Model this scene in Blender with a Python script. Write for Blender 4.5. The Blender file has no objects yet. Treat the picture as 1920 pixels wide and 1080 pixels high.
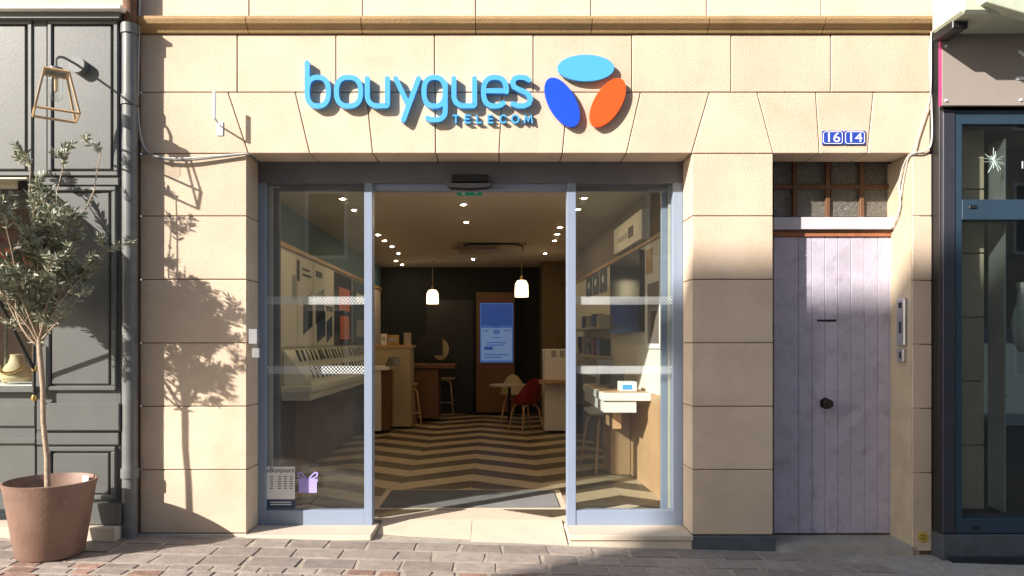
import bpy, bmesh, math, random
from mathutils import Vector, Matrix, noise
random.seed(7)
R = math.radians
S = bpy.context.scene
C = S.collection
# ------------------------------------------------------------------ camera, world, sun, exposure
F, D, CX, CY, H = 1387.0, 5.78, 930.0, 640.0, 1.52      # focal (px of 1920), distance to facade, vanishing point, eye height
cam = bpy.data.cameras.new('camera'); camo = bpy.data.objects.new('camera', cam); C.objects.link(camo)
camo.location = (0, -D, H); camo.rotation_euler = (R(90), 0, 0)
cam.sensor_width = 36; cam.lens = 36 * F / 1920; cam.shift_x = 30 / 1920; cam.shift_y = 100 / 1920
cam.clip_end = 2000; cam.clip_start = .05
S.camera = camo
SUN = Vector((1.28, 1.0, -.88)).normalized()             # direction the light travels
w = bpy.data.worlds.new('World'); S.world = w; w.use_nodes = True
nt = w.node_tree; bg = nt.nodes['Background']
sk = nt.nodes.new('ShaderNodeTexSky'); sk.sky_type = 'NISHITA'; sk.sun_disc = False
sk.sun_elevation = math.asin(-SUN.z); sk.sun_rotation = math.atan2(-SUN.x, -SUN.y)
nt.links.new(sk.outputs[0], bg.inputs[0]); bg.inputs[1].default_value = .13
sl = bpy.data.lights.new('sun', 'SUN'); sl.energy = 5.0; sl.angle = R(.6); sl.color = (1, .93, .85)
so = bpy.data.objects.new('sun', sl); C.objects.link(so); so.rotation_euler = SUN.to_track_quat('-Z', 'Y').to_euler()
so.location = (-12, -10, 12)
S.view_settings.view_transform = 'Standard'; S.view_settings.look = 'None'
S.view_settings.exposure = 1.0; S.view_settings.gamma = 1; S.view_settings.use_curve_mapping = False
S.render.engine = 'CYCLES'
try: S.cycles.max_bounces = 10; S.cycles.transparent_max_bounces = 16; S.cycles.diffuse_bounces = 5
except Exception: pass

# ------------------------------------------------------------------ helpers
def P(x, y, Y=0.0):                                      # photo pixel on the plane at depth Y -> X, Z
    s = F / (D + Y); return (x - CX) / s, H + (CY - y) / s
def PX(x, Y=0.0): return (x - CX) * (D + Y) / F
def PZ(y, Y=0.0): return H + (CY - y) * (D + Y) / F
def gz(X): return -.0267 * (max(-9, min(9, X)) + 1.9)     # the street falls gently to the right

def lin(c): return tuple(((v / 255) / 12.92 if v / 255 <= .04045 else ((v / 255 + .055) / 1.055) ** 2.4) for v in c)
MATS = {}
def M(name, col, rough=.6, var=.12, scale=6, bump=0, bscale=80, metal=0, objvar=0, spec=.5, emit=0, stain=None, stscale=2.0, stamt=.5, coat=0):
    m = bpy.data.materials.new(name); MATS[name] = m; m.use_nodes = True
    n = m.node_tree.nodes; l = m.node_tree.links; b = n['Principled BSDF']
    b.inputs['Roughness'].default_value = rough; b.inputs['Metallic'].default_value = metal
    b.inputs['Specular IOR Level'].default_value = spec; b.inputs['Coat Weight'].default_value = coat
    tc = n.new('ShaderNodeTexCoord')
    nz = n.new('ShaderNodeTexNoise'); nz.inputs['Scale'].default_value = scale; nz.inputs['Detail'].default_value = 8
    geo = n.new('ShaderNodeNewGeometry'); l.new(geo.outputs['Position'], nz.inputs['Vector'])
    mr = n.new('ShaderNodeMapRange'); mr.inputs[1].default_value = .25; mr.inputs[2].default_value = .75
    mr.inputs[3].default_value = 1 - var; mr.inputs[4].default_value = 1 + var; l.new(nz.outputs[0], mr.inputs[0])
    mx = n.new('ShaderNodeMix'); mx.data_type = 'RGBA'; mx.blend_type = 'MULTIPLY'; mx.inputs[0].default_value = 1
    mx.inputs[6].default_value = (*col, 1)
    l.new(mr.outputs[0], mx.inputs[7]); out = mx.outputs[2]
    if objvar:
        oi = n.new('ShaderNodeObjectInfo'); m2 = n.new('ShaderNodeMapRange')
        m2.inputs[3].default_value = 1 - objvar; m2.inputs[4].default_value = 1 + objvar; l.new(oi.outputs['Random'], m2.inputs[0])
        x2 = n.new('ShaderNodeMix'); x2.data_type = 'RGBA'; x2.blend_type = 'MULTIPLY'; x2.inputs[0].default_value = 1
        l.new(out, x2.inputs[6]); l.new(m2.outputs[0], x2.inputs[7]); out = x2.outputs[2]
    if stain:
        n3 = n.new('ShaderNodeTexNoise'); n3.inputs['Scale'].default_value = stscale; n3.inputs['Detail'].default_value = 10; n3.inputs['Roughness'].default_value = .7
        l.new(geo.outputs['Position'], n3.inputs['Vector'])
        r3 = n.new('ShaderNodeMapRange'); r3.inputs[1].default_value = .5; r3.inputs[2].default_value = .75; r3.inputs[4].default_value = stamt
        l.new(n3.outputs[0], r3.inputs[0])
        x3 = n.new('ShaderNodeMix'); x3.data_type = 'RGBA'; x3.inputs[7].default_value = (*stain, 1)
        l.new(r3.outputs[0], x3.inputs[0]); l.new(out, x3.inputs[6]); out = x3.outputs[2]
    l.new(out, b.inputs['Base Color'])
    if bump:
        nb = n.new('ShaderNodeTexNoise'); nb.inputs['Scale'].default_value = bscale; nb.inputs['Detail'].default_value = 6
        l.new(geo.outputs['Position'], nb.inputs['Vector'])
        bp = n.new('ShaderNodeBump'); bp.inputs['Strength'].default_value = bump; bp.inputs['Distance'].default_value = .01
        l.new(nb.outputs[0], bp.inputs['Height']); l.new(bp.outputs[0], b.inputs['Normal'])
    if emit:
        b.inputs['Emission Color'].default_value = (*col, 1); b.inputs['Emission Strength'].default_value = emit
    return m
def glass_mat(name, tint=(.93, .95, .94), dust=.004):
    m = bpy.data.materials.new(name); m.use_nodes = True; n = m.node_tree.nodes; l = m.node_tree.links
    n.remove(n['Principled BSDF']); o = n['Material Output']
    t = n.new('ShaderNodeBsdfTransparent'); t.inputs[0].default_value = (*tint, 1)
    g = n.new('ShaderNodeBsdfGlossy'); g.inputs['Roughness'].default_value = .01
    lw = n.new('ShaderNodeLayerWeight'); lw.inputs[0].default_value = .5
    pw = n.new('ShaderNodeMath'); pw.operation = 'POWER'; pw.inputs[1].default_value = 5; l.new(lw.outputs['Facing'], pw.inputs[0])
    ma = n.new('ShaderNodeMath'); ma.operation = 'MULTIPLY_ADD'; ma.inputs[1].default_value = .9; ma.inputs[2].default_value = .055; l.new(pw.outputs[0], ma.inputs[0])
    mx = n.new('ShaderNodeMixShader'); l.new(ma.outputs[0], mx.inputs[0]); l.new(t.outputs[0], mx.inputs[1]); l.new(g.outputs[0], mx.inputs[2])
    d = n.new('ShaderNodeBsdfDiffuse'); d.inputs[0].default_value = (.6, .57, .5, 1)
    nz = n.new('ShaderNodeTexNoise'); nz.inputs['Scale'].default_value = 3; nz.inputs['Detail'].default_value = 12; nz.inputs['Roughness'].default_value = .8
    geo = n.new('ShaderNodeNewGeometry'); l.new(geo.outputs['Position'], nz.inputs['Vector'])
    mr = n.new('ShaderNodeMapRange'); mr.inputs[1].default_value = .45; mr.inputs[2].default_value = .8; mr.inputs[3].default_value = dust * .3; mr.inputs[4].default_value = dust * 3
    l.new(nz.outputs[0], mr.inputs[0])
    m2 = n.new('ShaderNodeMixShader'); l.new(mr.outputs[0], m2.inputs[0]); l.new(mx.outputs[0], m2.inputs[1]); l.new(d.outputs[0], m2.inputs[2])
    l.new(m2.outputs[0], o.inputs[0]); return m

class MB:
    def __init__(s): s.v = []; s.f = []
    def add(s, vs, fs):
        k = len(s.v); s.v += [tuple(a) for a in vs]; s.f += [tuple(i + k for i in q) for q in fs]; return s
    def box(s, x0, y0, z0, x1, y1, z1):
        vs = [(x, y, z) for z in (z0, z1) for y in (y0, y1) for x in (x0, x1)]
        return s.add(vs, [(0, 2, 3, 1), (4, 5, 7, 6), (0, 1, 5, 4), (2, 6, 7, 3), (0, 4, 6, 2), (1, 3, 7, 5)])
    def prism(s, poly, y0, y1):                          # poly in XZ, anticlockwise seen from the street
        n = len(poly)
        vs = [(x, y0, z) for x, z in poly] + [(x, y1, z) for x, z in poly]
        return s.add(vs, [tuple(range(n)), tuple(range(2 * n - 1, n - 1, -1))] + [(i, i + n, (i + 1) % n + n, (i + 1) % n) for i in range(n)])
    def tube(s, pts, r, n=8, caps=True):
        pts = [Vector(p) for p in pts]; rs = r if isinstance(r, (list, tuple)) else [r] * len(pts)
        rings = []; up = None
        for i, p in enumerate(pts):
            t = (pts[min(i + 1, len(pts) - 1)] - pts[max(i - 1, 0)]).normalized()
            if up is None: up = Vector((0, 0, 1)) if abs(t.z) < .9 else Vector((1, 0, 0))
            a = t.cross(up).normalized(); b = a.cross(t).normalized(); up = b
            rings.append([p + (a * math.cos(q) + b * math.sin(q)) * rs[i] for q in [2 * math.pi * j / n for j in range(n)]])
        vs = [v for g in rings for v in g]; fs = []
        for i in range(len(pts) - 1):
            for j in range(n): fs.append((i * n + j, i * n + (j + 1) % n, (i + 1) * n + (j + 1) % n, (i + 1) * n + j))
        if caps: fs += [tuple(range(n - 1, -1, -1)), tuple(range((len(pts) - 1) * n, len(pts) * n))]
        return s.add(vs, fs)
    def lathe(s, prof, cx=0, cy=0, n=32):                # prof: (r, z) list
        vs = [(cx + r * math.cos(2 * math.pi * j / n), cy + r * math.sin(2 * math.pi * j / n), z) for r, z in prof for j in range(n)]
        fs = []
        for i in range(len(prof) - 1):
            for j in range(n): fs.append((i * n + j, i * n + (j + 1) % n, (i + 1) * n + (j + 1) % n, (i + 1) * n + j))
        if prof[0][0] > 1e-4: fs.append(tuple(range(n - 1, -1, -1)))
        if prof[-1][0] > 1e-4: fs.append(tuple(range((len(prof) - 1) * n, len(prof) * n)))
        return s.add(vs, fs)
    def stroke(s, pts, hw, y0, y1, cap=6, closed=False):               # flat round-ended stroke in XZ, thickness y0..y1
        pts = [Vector((p[0], p[1])) for p in pts]; L = []; Rr = []
        if closed:
            if (pts[0] - pts[-1]).length < 1e-5: pts = pts[:-1]
            n = len(pts); k = len(s.v)
            for i, p in enumerate(pts):
                t = (pts[(i + 1) % n] - pts[i - 1]).normalized(); nn = Vector((-t.y, t.x)) * hw
                s.v += [(p.x + nn.x, y0, p.y + nn.y), (p.x - nn.x, y0, p.y - nn.y), (p.x - nn.x, y1, p.y - nn.y), (p.x + nn.x, y1, p.y + nn.y)]
            for i in range(n):
                j = (i + 1) % n
                for c in range(4): d = (c + 1) % 4; s.f.append((k + 4 * i + c, k + 4 * i + d, k + 4 * j + d, k + 4 * j + c))
            return s
        for i, p in enumerate(pts):
            a = (p - pts[i - 1]).normalized() if i else (pts[1] - p).normalized()
            b = (pts[i + 1] - p).normalized() if i < len(pts) - 1 else a
            t = (a + b); t = t.normalized() if t.length > 1e-6 else a
            nrm = Vector((-t.y, t.x)); k = hw / max(.5, nrm.dot(Vector((-a.y, a.x))))
            L.append(p + nrm * k); Rr.append(p - nrm * k)
        t0 = (pts[0] - pts[1]).normalized(); t1 = (pts[-1] - pts[-2]).normalized()
        def capp(c, t): 
            nn = Vector((-t.y, t.x)); return [c + nn * hw * math.cos(q) + t * hw * math.sin(q) for q in [math.pi * k / cap for k in range(1, cap)]]
        e = capp(pts[-1], t1); b = capp(pts[0], t0)
        n = len(pts); outline = L + e + Rr[::-1] + b
        N = len(outline); k = len(s.v)
        s.v += [(p.x, y0, p.y) for p in outline] + [(p.x, y1, p.y) for p in outline]
        def F_(ix): s.f.append(tuple(k + i for i in ix)); s.f.append(tuple(k + N + i for i in reversed(ix)))
        ro = n + len(e)
        for i in range(n - 1): F_((i + 1, i, ro + n - 1 - i, ro + n - 2 - i))
        F_(tuple(reversed([n - 1] + list(range(n, n + len(e))) + [ro])))
        F_(tuple(reversed([ro + n - 1] + list(range(ro + n, N)) + [0])))
        for i in range(N): j = (i + 1) % N; s.f.append((k + i, k + j, k + N + j, k + N + i))
        return s
    def build(s, name, mat, parent=None, bev=0, smooth=False, seg=1):
        me = bpy.data.meshes.new(name); me.from_pydata(s.v, [], s.f)
        bm = bmesh.new(); bm.from_mesh(me); bmesh.ops.recalc_face_normals(bm, faces=bm.faces)
        if bev: bmesh.ops.bevel(bm, geom=list(bm.edges), offset=bev, segments=seg, affect='EDGES', clamp_overlap=True)
        bm.to_mesh(me); bm.free()
        if smooth:
            for p in me.polygons: p.use_smooth = True
            try: me.set_sharp_from_angle(angle=R(40))
            except Exception: pass
        o = bpy.data.objects.new(name, me); C.objects.link(o)
        if mat: me.materials.append(mat)
        if parent: o.parent = parent
        return o
def tag(o, label, cat, group=None):
    o['label'] = label; o['category'] = cat
    if group: o['group'] = group
    return o
def thing(name, label, cat, loc=(0, 0, 0), group=None):
    o = bpy.data.objects.new(name, None); C.objects.link(o); o.location = loc; o.empty_display_size = .1
    return tag(o, label, cat, group)
def struct(o): o['kind'] = 'structure'; return o
def B(name, mat, parent, x0, y0, z0, x1, y1, z1, bev=0):
    return MB().box(min(x0, x1), min(y0, y1), min(z0, z1), max(x0, x1), max(y0, y1), max(z0, z1)).build(name, mat, parent, bev)
def PB(name, mat, parent, xa, ya, xb, yb, Y0, Y1, bev=0):   # box whose front face fills the pixel rectangle at depth Y0
    x0, z1 = P(xa, ya, Y0); x1, z0 = P(xb, yb, Y0); return B(name, mat, parent, x0, Y0, z0, x1, Y1, z1, bev)
def inst(src, parent=None, loc=None, rz=None):
    c = src.copy(); C.objects.link(c); c.parent = parent
    if loc is not None: c.location = loc
    if rz is not None: c.rotation_euler.z = rz
    for ch in src.children: inst(ch, c)
    return c
def text_mesh(body, size, name, mat, parent, loc, rot=(R(90), 0, 0), extrude=.001, align='CENTER'):
    cu = bpy.data.curves.new(name, 'FONT'); cu.body = body; cu.size = size; cu.extrude = extrude; cu.align_x = align; cu.align_y = 'CENTER'
    to = bpy.data.objects.new('t', cu); C.objects.link(to)
    dg = bpy.context.evaluated_depsgraph_get(); me = bpy.data.meshes.new_from_object(to.evaluated_get(dg)); 
    bpy.data.objects.remove(to); me.name = name
    o = bpy.data.objects.new(name, me); C.objects.link(o); me.materials.clear(); me.materials.append(mat)
    o.parent = parent; o.location = loc; o.rotation_euler = rot; return o

# ------------------------------------------------------------------ materials
STONE = M('limestone', (.59, .465, .345), .88, .11, 2.2, .35, 70, objvar=.06, stain=(.42, .29, .17), stscale=2.6, stamt=.42)
STONE_T = M('limestone_top', (.62, .50, .385), .88, .11, 2.5, .3, 70, objvar=.06, stain=(.42, .32, .22), stscale=3, stamt=.4)
def pores(m, sc=170, col=(.25, .17, .10), lo=.67):          # dark pits and specks in the stone face
    n = m.node_tree.nodes; l = m.node_tree.links; b = n['Principled BSDF']; src = b.inputs['Base Color'].links[0].from_socket
    g = n.new('ShaderNodeNewGeometry'); t = n.new('ShaderNodeTexNoise'); t.inputs['Scale'].default_value = sc; t.inputs['Detail'].default_value = 2; l.new(g.outputs['Position'], t.inputs['Vector'])
    t2 = n.new('ShaderNodeTexNoise'); t2.inputs['Scale'].default_value = 5; l.new(g.outputs['Position'], t2.inputs['Vector'])
    ad = n.new('ShaderNodeMath'); ad.operation = 'MULTIPLY_ADD'; ad.inputs[1].default_value = .35; l.new(t2.outputs[0], ad.inputs[0]); l.new(t.outputs[0], ad.inputs[2])
    r = n.new('ShaderNodeMapRange'); r.inputs[1].default_value = lo + .17; r.inputs[2].default_value = lo + .27; r.inputs[4].default_value = .6; l.new(ad.outputs[0], r.inputs[0])
    x = n.new('ShaderNodeMix'); x.data_type = 'RGBA'; x.inputs[7].default_value = (*col, 1); l.new(r.outputs[0], x.inputs[0]); l.new(src, x.inputs[6]); l.new(x.outputs[2], b.inputs['Base Color'])
pores(STONE); pores(STONE_T)
OCHRE_SHADED = M('ochre_shaded_stone', (.40, .26, .12), .85, .2, 4, .3, 60, objvar=.05, stain=(.22, .14, .07), stscale=4, stamt=.6)  # weathered ochre; shade of the moulding's underside is also painted into this colour
MORTAR = M('mortar', (.12, .09, .06), .95)
PLASTER = M('old_plaster', (.48, .39, .27), .9, .15, 5, .4, 40, stain=(.4, .38, .33), stscale=3, stamt=.8)
SLATE = M('slate_plinth', (.07, .08, .09), .6, .25, 8, .3, 60)
CONC = M('concrete', (.34, .31, .26), .9, .18, 5, .5, 90, stain=(.2, .18, .15), stscale=4, stamt=.5)
STEPM = M('step_stone', (.56, .47, .37), .8, .1, 5, .2, 150, stain=(.4, .3, .2), stscale=5, stamt=.3)
PAVE = M('paver_porphyry', (.27, .225, .195), .7, .22, 14, .45, 70, objvar=.2, stain=(.27, .24, .21), stscale=9, stamt=.6)
PAVER = M('paver_red', (.27, .165, .125), .75, .3, 14, .8, 45, objvar=.3)
JOINT = M('paving_joint', (.36, .31, .25), .95, .25, 20, .6, 60)
GREY = M('grey_paint', (.108, .112, .106), .42, .06, 4, .06, 60, stain=(.16, .16, .15), stscale=6, stamt=.3)
WHITEP = M('white_paint', (.75, .73, .68), .5)
PIPE = M('pipe_grey', (.14, .145, .14), .45, .15, 8)
RUST = M('rust_iron', (.13, .06, .03), .8, .35, 20, .4)
BLACK = M('black_metal', (.012, .012, .013), .4)
BRASS = M('brass', (.75, .5, .16), .25, metal=1)
OAKF = M('lamp_wood', (.5, .34, .18), .5)
TERRA = M('pot_taupe', (.225, .135, .098), .62, .16, 5, .2, 60, stain=(.11, .055, .035), stscale=4.5, stamt=.85)
SOIL = M('soil', (.04, .03, .02), .95, .4, 40, 1, 80)
BARK = M('olive_bark', (.36, .27, .19), .85, .25, 40, .6, 120)
CABLE = M('cable_white', (.55, .52, .48), .5); CABLED = M('cable_grey', (.09, .09, .09), .5)
ALU = M('aluminium_bluegrey', (.23, .28, .37), .38, .03, 3)
ALUD = M('aluminium_dark', (.13, .13, .15), .45)
CREAM = M('cream_seal', (.55, .52, .45), .6)
LILAC = M('lilac_paint', (.48, .44, .52), .6, .12, 5, .25, 50, objvar=.05, stain=(.17, .14, .16), stscale=9, stamt=.5); PALEP = M('pale_paint', (.55, .52, .55), .6, .1, 6)
pores(LILAC, 60, (.10, .07, .07), .74)
RED_W = M('red_brown_wood', (.35, .13, .06), .6, .2, 20)
IRON = M('old_iron', (.05, .035, .03), .45, .3, 30, metal=.6)
BLUE_E = M('enamel_blue', (.025, .06, .36), .25); WHITE_E = M('enamel_white', (.85, .86, .88), .3)
SKYB = M('sign_sky_blue', (.075, .36, .75), .35, .02); ROYAL = M('sign_royal_blue', (.01, .07, .62), .35, .02); ORNG = M('sign_orange', (.85, .09, .015), .35, .02)
NAVY = M('navy_frame', (.022, .045, .072), .4, .08, 5); NAVYD = M('navy_post', (.03, .032, .045), .4)
TAUPE = M('taupe_panel', (.30, .26, .23), .5, .03); PINK = M('pink_edge', (.6, .04, .17), .5)
PALEG = M('awning_case', (.46, .50, .38), .5); FABRIC = M('awning_cloth', (.62, .55, .42), .8)
YEL = M('yellow_disc', (.5, .36, .05), .5, .3, 60)
SILV = M('silver', (.5, .5, .52), .35, metal=.7)
GLASS = glass_mat('pane_glass'); GLASSD = glass_mat('tinted_pane', (.75, .8, .78), .003)
def leaf_mat(nm, c1):
    m = M(nm, c1, .5, .35, 30, objvar=.1); return m
LEAF = leaf_mat('olive_leaf', (.19, .21, .125)); LEAF2 = leaf_mat('olive_leaf_pale', (.36, .365, .285))
# interior
CEIL = M('ceiling_white', (.58, .52, .42), .9, .03); WWALL = M('wall_cream', (.72, .68, .6), .8, .04); TEAL = M('wall_teal', (.045, .11, .14), .8, .05)
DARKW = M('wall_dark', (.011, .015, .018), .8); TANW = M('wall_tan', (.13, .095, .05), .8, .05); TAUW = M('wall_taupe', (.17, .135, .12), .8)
WOOD = M('oak_panel', (.48, .30, .16), .5, .15, 3); WOODD = M('wood_brown', (.14, .065, .03), .55, .15, 5)
WHT = M('white_laminate', (.78, .77, .74), .4, .02); CRM = M('cream_laminate', (.42, .35, .22), .5, .03)
FLO_L = M('floor_light', (.42, .35, .235), .4, .1, 6, objvar=.05); FLO_D = M('floor_dark', (.07, .053, .033), .4, .12, 6, objvar=.06)
MATM = M('mat_grey', (.07, .072, .07), .9, .2, 60); RIB = M('mat_rib', (.2, .2, .2), .5)
PHONE = M('phone_black', (.015, .016, .02), .2); PHONEB = M('phone_blue', (.03, .07, .16), .25); GREYC = M('card_grey', (.35, .36, .38), .5)
OR_P = M('poster_orange', (.75, .16, .03), .5); BL_P = M('poster_navy', (.02, .06, .12), .5); PAPER = M('paper', (.8, .79, .76), .7, .02)
REDP = M('red_plastic', (.2, .01, .014), .4); TVB = M('tv_black', (.006, .008, .014), .12); BOXM = M('box_mix', (.4, .38, .36), .6, objvar=.6)
PURP = M('sticker_purple', (.36, .30, .68), .6); NAVYP = M('navy_print', (.03, .06, .12), .6); INK = M('ink', (.03, .03, .035), .6)
LAMPE = M('lamp_glow', (1, .70, .38), .5, 0, emit=300); PEND = M('pendant_glass', (1, .80, .52), .4, 0, emit=1.3)
SCR = M('screen_blue', (.06, .16, .5), .4, 0, emit=.18); SCRD = M('screen_dark', (.02, .06, .25), .4, 0, emit=.3); SCRW = M('screen_pale', (.22, .36, .70), .4, 0, emit=.16)
GREEN = M('exit_green', (.01, .26, .12), .4, 0, emit=.12)
BRICKF = M('far_render', (.45, .38, .3), .9, .1, 2); ROOFM = M('roof_tile', (.2, .1, .07), .8, .2, 8)

# ------------------------------------------------------------------ street
def sheet(name, mat, x0, x1, y0, y1, nx=24, ny=4, dz=0):
    m = MB(); xs = [x0 + (x1 - x0) * i / nx for i in range(nx + 1)]; ys = [y0 + (y1 - y0) * j / ny for j in range(ny + 1)]
    m.add([(x, y, gz(x) + dz) for y in ys for x in xs], [(j * (nx + 1) + i, j * (nx + 1) + i + 1, (j + 1) * (nx + 1) + i + 1, (j + 1) * (nx + 1) + i) for j in range(ny) for i in range(nx)])
    return m.build(name, mat)
m = MB(); xs = [-150, -60, -20, -9, -5, -1.9, 2, 5, 9, 20, 60, 150]
m.add([(x, y, gz(x) - .010) for y in (-150, 60) for x in xs], [(i, i + 1, i + 1 + len(xs), i + len(xs)) for i in range(len(xs) - 1)])
street = struct(m.build('street', JOINT))
def paver(x0, x1, y0, y1, mat):
    j = lambda a: random.uniform(-a, a)
    c = [(x0 + j(.012), y0 + j(.008)), (x1 + j(.012), y0 + j(.008)), (x1 + j(.012), y1 + j(.008)), (x0 + j(.012), y1 + j(.008))]
    t = j(.002); n = 4
    q = MB(); zt = [gz(x) - .004 + t + j(.003) for x, y in c]
    q.add([(x, y, gz(x) - .06) for x, y in c] + [(x, y, z) for (x, y), z in zip(c, zt)],
          [(0, 1, 2, 3), (7, 6, 5, 4), (0, 4, 5, 1), (1, 5, 6, 2), (2, 6, 7, 3), (3, 7, 4, 0)])
    return q.build('paver', mat, street, .006, True, 2)
yb = -.055
for r in range(9):
    dp_ = .235 if r < 3 else .125
    x = -4.9 + random.uniform(-.3, 0)
    while x < 4.6:
        wd = random.uniform(.26, .42) if r < 3 else random.uniform(.13, .24); xr = 2.62 + (-yb) * 1.0
        if x + wd < xr or x > 4.3: paver(x, x + wd - .022, yb - dp_ + .02, yb, PAVE if r < 3 or random.random() < .6 else PAVER)
        elif x < xr - .08: paver(x, xr - .02, yb - dp_ + .02, yb, PAVE)
        x += wd
    yb -= dp_
cp = sheet('concrete_apron', CONC, 2.62, 4.35, -1.75, .32, 12, 8, -.010); struct(cp)
for v in cp.data.vertices: v.co.z += .006 * noise.noise(v.co * 4)
struct(sheet('gutter_strip', CONC, -2.8, 2.72, -.06, .02, 20, 1, -.006))

# ------------------------------------------------------------------ main stone building
bld = thing('stone_building', 'pale limestone shop building with ashlar blocks and moulded string course', 'building', (0, 0, 0))
G = .003
def block(poly_px, Y0=0.0, Y1=.28, mat=STONE, nm='stone_block', bev=.005):
    pts = [P(x, y, 0) for x, y in poly_px]
    cx = sum(p[0] for p in pts) / len(pts); cz = sum(p[1] for p in pts) / len(pts)
    q = []
    for x, z in pts: q.append((x + (G if x < cx else -G), z + (G if z < cz else -G)))
    return MB().prism(q, Y0 + random.uniform(-.0015, .0015), Y1).build(nm, mat, bld, bev)
def rect(x0, y0, x1, y1, **k): return block([(x0, y1), (x1, y1), (x1, y0), (x0, y0)], **k)
xt = [262, 467, 680, 892, 1108, 1325, 1540, 1755]
for a, b in zip(xt, xt[1:]):
    rect(a, -90, b, 38, mat=STONE_T)
    # string course piece with a moulded profile
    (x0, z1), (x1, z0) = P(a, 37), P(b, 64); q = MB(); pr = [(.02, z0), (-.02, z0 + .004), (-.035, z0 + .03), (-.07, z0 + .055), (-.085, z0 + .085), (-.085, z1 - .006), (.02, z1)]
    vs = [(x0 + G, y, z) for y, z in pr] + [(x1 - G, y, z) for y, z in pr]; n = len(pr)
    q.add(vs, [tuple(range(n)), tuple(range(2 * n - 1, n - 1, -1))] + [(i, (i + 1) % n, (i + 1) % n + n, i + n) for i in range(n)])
    q.build('string_course', OCHRE_SHADED, bld)
xa = [262, 445, 630, 815, 1000, 1185, 1371, 1558, 1745]
for a, b in zip(xa, xa[1:]): rect(a, 64, b, 173)
js = [((262, 173), (262, 288)), ((428, 173), (466, 288)), ((554, 173), (581, 288)), ((687, 173), (699, 288)), ((816, 173), (817, 288)), ((942, 173), (936, 288)),
      ((1065, 173), (1055, 288)), ((1201, 173), (1175, 288)), ((1330, 173), (1297, 288)), ((1420, 173), (1450, 288)), ((1530, 173), (1537, 288)), ((1638, 173), (1627, 288)), ((1745, 173), (1745, 288))]
for (t0, b0), (t1, b1) in zip(js, js[1:]): block([b0, b1, t1, t0])
ys = [288, 405, 524, 643, 762, 881, 1000]
for a, b in zip(ys, ys[1:]):
    rect(262, a, 463, b); rect(1297, a, 1450, b + (3 if b == 1000 else 0)); 
for a, b in zip([288, 405, 526, 646, 766, 887], [405, 526, 646, 766, 887, 1034]): rect(1710, a, 1748, b, Y1=.33)
B('plinth', STEPM, bld, PX(262), -.012, -.1, PX(463), .28, PZ(1001), .004)
B('plinth', SLATE, bld, PX(1296), -.03, -.25, PX(1452), .28, PZ(1004), .004)
# mortar core behind the blocks (real wall thickness)
XL, XR = PX(463), PX(1297); ZS = PZ(288); XD0, XD1 = PX(1450), PX(1710)
def core(x0, x1, z0, z1, y0=.012, y1=.30): B('masonry_core', MORTAR, bld, x0, y0, z0, x1, y1, z1)
core(PX(262) + .01, XL - .02, -.2, ZS); core(XR + .02, XD0 - .02, -.2, ZS); core(XD1 + .02, PX(1748) - .006, -.2, ZS, .012, .33)
core(PX(262) + .01, PX(1748) - .006, ZS + .02, 4.5)
B('upper_wall', STONE_T, bld, PX(262), .0, 4.55, PX(1748), .3, 9.5)
B('door_jamb', PLASTER, bld, XD1 - .002, .006, -.2, XD1 + .06, .36, ZS - .002)
B('back_fill', DARKW, bld, XD0 - .1, .45, -.2, XD1 + .3, .5, 3.3)
B('reveal_side', STONE, bld, XD0 - .012, .275, -.2, XD0 + .0, .45, ZS)

# ------------------------------------------------------------------ sign
sg = thing('shop_sign', 'sky blue raised shop name lettering with three coloured ovals on stone', 'sign', (0, 0, 0))
k = 2.4615
def sp(cx, cy): return P(460 + cx / k, 60 + cy / k, -.04)
SW = 11.5 / k / 240
def ring(cx, cy, hw, hh, a0=0, a1=360, n=40, e=2.5):
    out = []
    for i in range(n + 1):
        a = R(a0 + (a1 - a0) * i / n); c, s_ = math.cos(a), math.sin(a)
        out.append(sp(cx + hw * math.copysign(abs(c) ** (2 / e), c), cy - hh * math.copysign(abs(s_) ** (2 / e), s_)))
    return out
def arc(cx, cy, r, a0, a1, n=8): return [sp(cx + r * math.cos(R(a0 + (a1 - a0) * i / n)), cy - r * math.sin(R(a0 + (a1 - a0) * i / n))) for i in range(n + 1)]
def letter(strokes, hw=SW, mat=SKYB, yf=-.055, yb=-.014):
    q = MB()
    for i, s_ in enumerate(strokes): q.stroke(s_, hw, yf - .0008 * i, yb + .0003 * i, closed=(Vector(s_[0]) - Vector(s_[-1])).length < 1e-5)
    return q.build('letter', mat, sg)
letter([[sp(287, 145), sp(287, 278)], ring(336, 278, 49, 66)])
letter([ring(478, 278, 56, 66)])
def U(x0, x1): return [[sp(x0, 217)] + arc(x0 + 45, 298, 45, 180, 270) + [sp(x1 - 12, 343)] + arc(x1 - 8, 335, 8, 270, 360, 3) + [sp(x1, 217)]]
letter(U(564, 657))
letter([[sp(695, 217), sp(752, 338)], [sp(801, 217), sp(730, 408)]])
letter([ring(874, 278, 49, 66), [sp(923, 240), sp(923, 365)] + arc(884, 368, 39, 0, -90) + [sp(856, 407), sp(842, 400)]])
letter(U(963, 1058))
letter([[sp(1100, 274), sp(1204, 274)], ring(1152, 278, 53, 66, 0, 312)])
letter([[sp(*p) for p in [(1308, 224), (1292, 214), (1266, 211), (1243, 217), (1233, 236), (1240, 256), (1262, 268), (1288, 278), (1308, 292), (1316, 312), (1308, 333), (1286, 343), (1258, 343), (1234, 334)]]])
T = 3.6 / k / 240
def tl(ss): letter([[sp(*p) for p in s_] for s_ in ss], T, SKYB, -.035, -.006)
tl([[(958, 384), (985, 384)], [(971, 384), (971, 417)]]); 
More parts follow.
